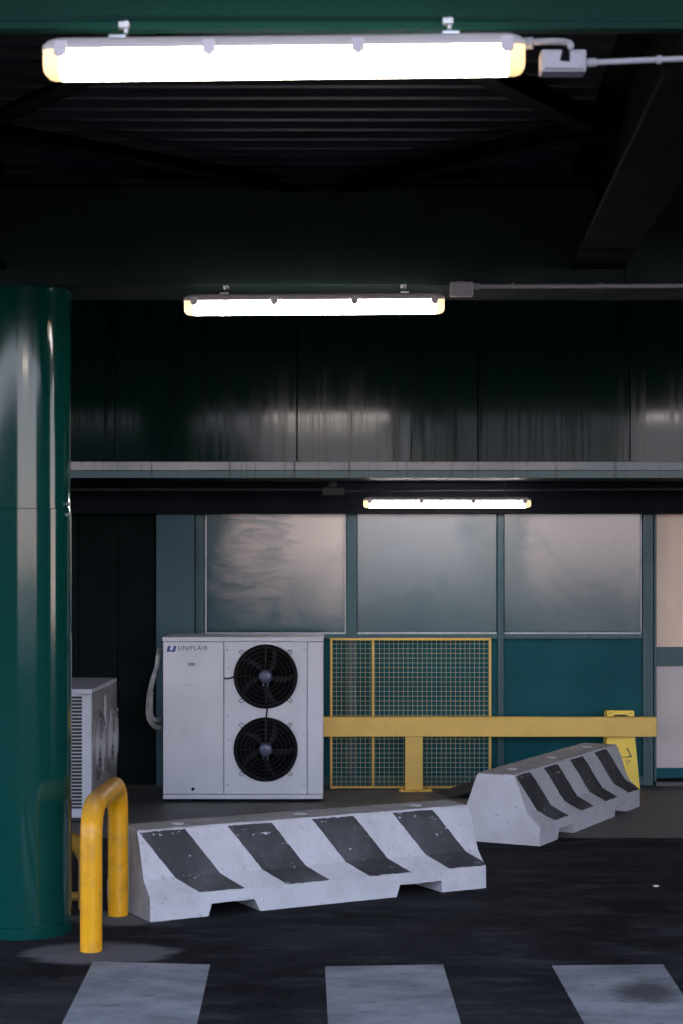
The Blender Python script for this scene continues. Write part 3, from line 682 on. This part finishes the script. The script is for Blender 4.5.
for cy, s in ((.25, .215), (.73, .225)):
    mt = Matrix.Translation((.008 if cy < .4 else .014, cy, (ZB2 + ZT2) / 2 + .03)) @ Matrix.Rotation(PI / 2, 4, 'Y')
    b = BM(); lathe(b, [(0, -.003), (s, -.003), (s, .012), (s * 1.05, .016), (s * 1.1, .0), (s * 1.1, -.004)], mt, 48); fg = obj('fan_grille', b, M['grey_grille'], sm, local=True)
    b = BM()
    for rr in (.2, .4, .6, .8): torus(b, s * rr, .004, mt @ Matrix.Translation((0, 0, .012)), 40, 6)
    for k in range(4):
        a = k * PI / 2 + .5; tube(b, [mt @ Vector((0, 0, .014)), mt @ Vector((s * 1.02 * math.cos(a), s * 1.02 * math.sin(a), .014))], .004, 6)
    obj('guard', b, M['grey_unit'], fg, local=True)
b = BM(); box(b, .010, .022, .455, .475, ZT2 - .30, ZT2 - .08, .003); obj('handle', b, M['grey_unit'], sm, local=True)
b = BM(); tube(b, [(.012, LS - .06, ZT2 - .22), (.028, LS - .06, ZT2 - .22)], .012, 10); obj('cap', b, M['white_cap'], sm, local=True)
for y in (.06, LS - .1): b = BM(); box(b, -WS, .01, y, y + .05, 0, ZB2 + .004, .004); obj('foot', b, M['dim_pvc'], sm, local=True)

# ------------------------------------------------------------------ mesh screen, rail, sign
DM = 14.52
def sx_(px): return PX(px, DM)
ms = root('mesh_screen', (sx_(410), DM, 0), 'tall yellow wire mesh screen in a yellow frame, behind the guard rail', 'screen')
def bar(x0, x1, y0, y1, th=.012, name='frame_bar'):
    b = BM(); box(b, sx_(x0), sx_(x1), DM - th, DM + th, PZ(y1, DM), PZ(y0, DM), .003); return obj(name, b, M['yellow_rail'], ms)
bar(330, 332.4, 638.5, 787.5); bar(489, 491.2, 638.5, 787.5); bar(371.8, 374, 640, 787)
bar(330, 491.2, 638, 640.4); bar(330, 491.2, 786.0, 788.2)
b = BM(); xs0, xs1 = sx_(332), sx_(489.5); zs0, zs1 = PZ(786.5, DM), PZ(640, DM); pit = 4.75 * DM / F; rw = .0017
k = 1
while xs0 + k * pit < xs1: tube(b, [(xs0 + k * pit, DM, zs0), (xs0 + k * pit, DM, zs1)], rw, 5, False); k += 1
k = 1
while zs0 + k * pit < zs1: tube(b, [(xs0, DM + .005, zs0 + k * pit), (xs1, DM + .005, zs0 + k * pit)], rw, 5, False); k += 1
obj('wire_mesh', b, M['mesh_wire'], ms)
for px in (333, 488): b = BM(); box(b, sx_(px) - .02, sx_(px) + .02, DM - .03, DM + .03, 0, .012, .002); box(b, sx_(px) - .01, sx_(px) + .01, DM - .01, DM + .01, .01, PZ(787, DM), .001); obj('foot', b, M['yellow_rail'], ms)
DR = 14.36
rail = root('guard_rail', (PX(414, DR), DR, 0), 'long mustard yellow guard rail on a square post', 'guard rail')
b = BM(); box(b, PX(262, DR), PX(656.3, DR), DR - .03, DR + .05, PZ(736.5, DR), PZ(717, DR), .006); obj('beam', b, M['yellow_rail'], rail)
b = BM(); box(b, PX(405, DR), PX(422.8, DR), DR - .02, DR + .05, .01, PZ(736.3, DR), .005); pst = obj('post', b, M['yellow_rail'], rail)
b = BM(); box(b, PX(399, DR), PX(432, DR), DR - .06, DR + .09, 0, .012, .003)
for px in (401.5, 429): tube(b, [(PX(px, DR), DR - .03, .01), (PX(px, DR), DR - .03, .03)], .009, 6)
obj('base_plate', b, M['yellow_rail'], pst)

DG = 14.47
sg = root('caution_sign', (PX(622, DG), DG, 0), 'bright yellow folding caution sign standing behind the guard rail', 'sign')
zt, zb = PZ(710.5, DG), 0.0
def leaf(name, off_x, y0, y1, mat, lean):
    t = bmesh.new(); out = []
    pts = [(606.2, 711.5), (607.2, 710.4), (632.5, 710.4), (633.5, 711.5), (634.0, 735), (638.8, 789), (634.5, 789), (628, 784), (616, 784), (611, 789), (604.0, 789), (606.0, 735)]
    b = BM(); prism(b, [(PX(p[0] + off_x, DG), max(zb, PZ(p[1], DG))) for p in pts], 'y', y0, y1, .0015)
    for v in b.verts: v.co.y += lean * (1 - v.co.z / zt)
    return obj(name, b, mat, sg)
leaf('rear_leaf', -1.5, DG + .012, DG + .022, M['yellow_dull'], .05)
fl = leaf('front_leaf', .6, DG - .006, DG + .006, M['yellow_sign'], -.03)
b = BM(); yg = DG - .0065
def on_sign(pts, th=.0015):
    t = BM(); prism(t, [(PX(p[0], DG), PZ(p[1], DG)) for p in pts], 'y', yg - th, yg + .002)
    for v in t.verts: v.co.y += -.03 * (1 - v.co.z / zt)
    merge(b, t)
on_sign([(612.5, 715.6), (616, 714.4), (625, 714.4), (628.5, 715.6), (628, 717.5), (613, 717.5)])
obj('grip_slot', b, M['sign_black'], fl)
for px in (609.8, 630): b = BM(); on_sign([(px - 2.0, 712.6), (px + 2.0, 712.6), (px + 2.0, 713.8), (px - 2.0, 713.8)]); obj('rivet', b, M['yellow_dull'], fl)
b = BM()                                              # worn warning triangle
on_sign([(626.0, 748.0), (627.0, 747.4), (631.4, 755.8), (630.6, 756.6)]); on_sign([(630.8, 755.2), (631.3, 756.8), (626.2, 757.0), (618.2, 757.0), (618.2, 756.7), (626.2, 756.4)])
on_sign([(618.5, 748.0), (617.6, 747.4), (613.2, 755.8), (614.0, 756.6)]); on_sign([(613.8, 755.2), (613.3, 756.8), (618.2, 757.0), (618.2, 756.0)])
obj('warning_triangle', b, M['sign_black'], fl)
b = BM()
for (xa, xb, y) in ((625, 627, 759.3), (628, 630, 759.6), (625.5, 629, 761.2), (626, 628, 763.2)): on_sign([(xa, y), (xb, y), (xb, y + 1.1), (xa, y + 1.1)])
obj('worn_print', b, M['yellow_dull'], fl)

# dark rubber sheet slumped against the rear of the far barrier
b = BM(); t = bmesh.new(); A = Vector((.69, 14.27, .002)); B = Vector((.76, 13.98, .002)); C = Vector((1.32, 13.66, .25)); Dv = Vector((1.33, 14.12, .25)); g = []
for i in range(15):
    row = []
    for j in range(6):
        u_, v_ = i / 14, j / 5; p = A.lerp(B, v_).lerp(Dv.lerp(C, v_), u_); p.z = .002 + .245 * (u_ ** 1.12) + .008 * math.sin(u_ * 7 + v_ * 2) * u_
        row.append(t.verts.new(p))
    g.append(row)
for i in range(14):
    for j in range(5): f = t.faces.new((g[i][j], g[i][j + 1], g[i + 1][j + 1], g[i + 1][j])); f.smooth = True
bmesh.ops.recalc_face_normals(t, faces=t.faces); bmesh.ops.solidify(t, geom=list(t.faces), thickness=-.012); merge(b, t)
tag(obj('rubber_sheet', b, M['rubber']), 'dark rubber sheet sloping up behind the far concrete barrier', 'sheet')

# ------------------------------------------------------------------ concrete barriers
def barrier(loc, rz, label, end_bare, seed):
    rnd = random.Random(seed); L = 1.94; hb, hm, ht, zb_, zm, zt_ = .29, .207, .127, .116, .188, .424
    side = [(hb, 0), (hb, .06), (hb, zb_), ((hb + hm) / 2 + .002, (zb_ + zm) / 2 - .002), (hm, zm + .004), (hm - .018, zm + .05), (ht + .022, .36), (ht, zt_ - .012), (ht - .010, zt_)]
    loop = [(-x, z) for x, z in side] + [(-ht * .4, zt_), (ht * .4, zt_)] + [(x, z) for x, z in reversed(side)]
    us = [0, .012]; u = .06
    while u < L - .03: us.append(u); u += .05
    us += [L - .012, L]
    for n0, n1 in ((.31, .596), (1.386, 1.662)): us += [n0, n0 + .02, n1 - .03, n1]
    us = sorted(set(round(x, 4) for x in us))
    def lift(u):
        for n0, n1 in ((.31, .596), (1.386, 1.662)):
            if n0 < u < n1: return .062
        return 0.0
    t = bmesh.new(); rings = []
    for u in us:
        e = .985 if u in (0, round(L, 4)) else 1.0; lf = lift(u); ring = []
        for (y, z) in loop:
            if z < .05: zz = lf
            elif z < .1 and lf: zz = lf + .012
            else: zz = z
            if e < 1 and zz > .3: zz -= .006
            j = .0022
            ring.append(t.verts.new((u - L / 2, y * e + rnd.uniform(-j, j), max(0, zz + (rnd.uniform(-j, j) if zz > .01 else 0)))))
        rings.append(ring)
    n = len(loop)
    for a, c in zip(rings, rings[1:]):
        for k in range(n):
            f = t.faces.new((a[k], a[(k + 1) % n], c[(k + 1) % n], c[k])); zc = f.calc_center_median().z
            f.material_index = 1 if zc > .4205 else 0
    f0 = t.faces.new(rings[0]); f1 = t.faces.new(list(reversed(rings[-1]))); f0.material_index = 1 if end_bare else 2; f1.material_index = 2
    bmesh.ops.recalc_face_normals(t, faces=t.faces)
    b = BM(); merge(b, t)
    r = root('concrete_barrier', loc, label, 'barrier', 'striped concrete road barriers', rz=rz)
    obj('body', b, [M['bar_stripe'], M['bar_bare'], M['bar_white']], r, local=True)
    for u in (.27, .97, 1.67):
        b = BM(); lathe(b, [(.034, -.004), (.034, .002), (.028, .004), (0, .004)], Matrix.Translation((u - L / 2, .0, zt_)), 24); obj('lifting_plug', b, M['white_cap'], r, local=True)
    return r
def place(near, far, label, bare, seed):
    a, c = Vector((near[0], near[1])), Vector((far[0], far[1])); d = (c - a).normalized(); n = Vector((-d.y, d.x))
    m_ = (a + c) / 2 + n * .29
    return barrier((m_.x, m_.y, 0), math.atan2(d.y, d.x), label, bare, seed)
g = lambda px, py: (PX(px, F * H / (py - CY)), F * H / (py - CY))
place(g(151.5, 922), g(485.6, 888), 'long striped concrete barrier in front of the large condenser', True, 3)
place(g(541, 846), g(639.5, 806.5), 'striped concrete barrier set askew near the glazed door', False, 5)

# ------------------------------------------------------------------ hoop bollard and low guard
RP = .0505
hp = root('hoop_bollard', (PX(91, 8.87), 8.87, 0), 'bright yellow tubular hoop bollard in front of the green column', 'bollard')
xa, ya, xb, yb = PX(91.2, 8.87), 8.87, PX(118, 9.7), 9.70; ZT_ = .655; RB = .15
A, B = Vector((xa, ya, 0)), Vector((xb, yb, 0)); d = (B - A).normalized(); up = Vector((0, 0, 1))
pts = [A, A + up * .2, A + up * .4] + arc(A + d * RB + up * (ZT_ - RB), -d, up, RB, 0, PI / 2, 12) + arc(B - d * RB + up * (ZT_ - RB), up, d, RB, 0, PI / 2, 12) + [B + up * .4, B + up * .2, B]
b = BM(); tube(b, pts, RP, 28); obj('hoop', b, M['yellow_pipe'], hp)
gd = root('wheel_guard', (PX(40, 9.9), 9.9, 0), 'low dull yellow tubular guard half hidden behind the green column', 'guard')
xa, xb, yy = -2.15, -1.285, 9.86; A, B = Vector((xa, yy + .15, 0)), Vector((xb, yy, 0)); d = (B - A).normalized(); ZT_ = .345; RB = .12
pts = [A] + arc(A + d * RB + up * (ZT_ - RB), -d, up, RB, 0, PI / 2, 10) + arc(B - d * RB + up * (ZT_ - RB), up, d, RB, 0, PI / 2, 10) + [B]
b = BM(); tube(b, pts, .045, 20); obj('hoop', b, M['yellow_grimy'], gd)
b = BM(); tube(b, [A + up * .06, B + up * .06], .024, 14); obj('crossbar', b, M['yellow_grimy'], gd)

# ------------------------------------------------------------------ sky, camera
w = bpy.data.worlds.new('World'); S.world = w; w.use_nodes = True; nt = w.node_tree; nt.nodes.clear()
out = N(nt, 'ShaderNodeOutputWorld'); bg = N(nt, 'ShaderNodeBackground'); tc = N(nt, 'ShaderNodeTexCoord'); sx = N(nt, 'ShaderNodeSeparateXYZ')
link(nt, tc.outputs['Generated'], sx.inputs[0])
cr = N(nt, 'ShaderNodeValToRGB'); e = cr.color_ramp.elements
e[0].position = 0.0; e[0].color = (1.30, 1.05, .95, 1); e[1].position = 1.0; e[1].color = (.45, .60, .95, 1)
k = cr.color_ramp.elements.new(.035); k.color = (.86, .82, .90, 1); k = cr.color_ramp.elements.new(.10); k.color = (.76, .80, .96, 1); k = cr.color_ramp.elements.new(.3); k.color = (.60, .72, 1.0, 1)
link(nt, sx.outputs[2], cr.inputs[0]); link(nt, cr.outputs[0], bg.inputs[0]); bg.inputs[1].default_value = 5.6; link(nt, bg.outputs[0], out.inputs[0])

cam = bpy.data.cameras.new('camera'); co = bpy.data.objects.new('camera', cam); COL.objects.link(co); S.camera = co
co.location = (0, 0, H); co.rotation_euler = (PI / 2, 0, 0)
cam.sensor_fit = 'AUTO'; cam.sensor_width = 36; cam.lens = F / 1024 * 36; cam.shift_x = 0; cam.shift_y = 21 / 1024
cam.clip_start = .05; cam.clip_end = 300
cam.dof.use_dof = True; cam.dof.focus_distance = 12.2; cam.dof.aperture_fstop = 6.3
vs = S.view_settings; vs.view_transform = 'Standard'; vs.look = 'None'; vs.exposure = 0.0; vs.gamma = 1.0; vs.use_curve_mapping = False
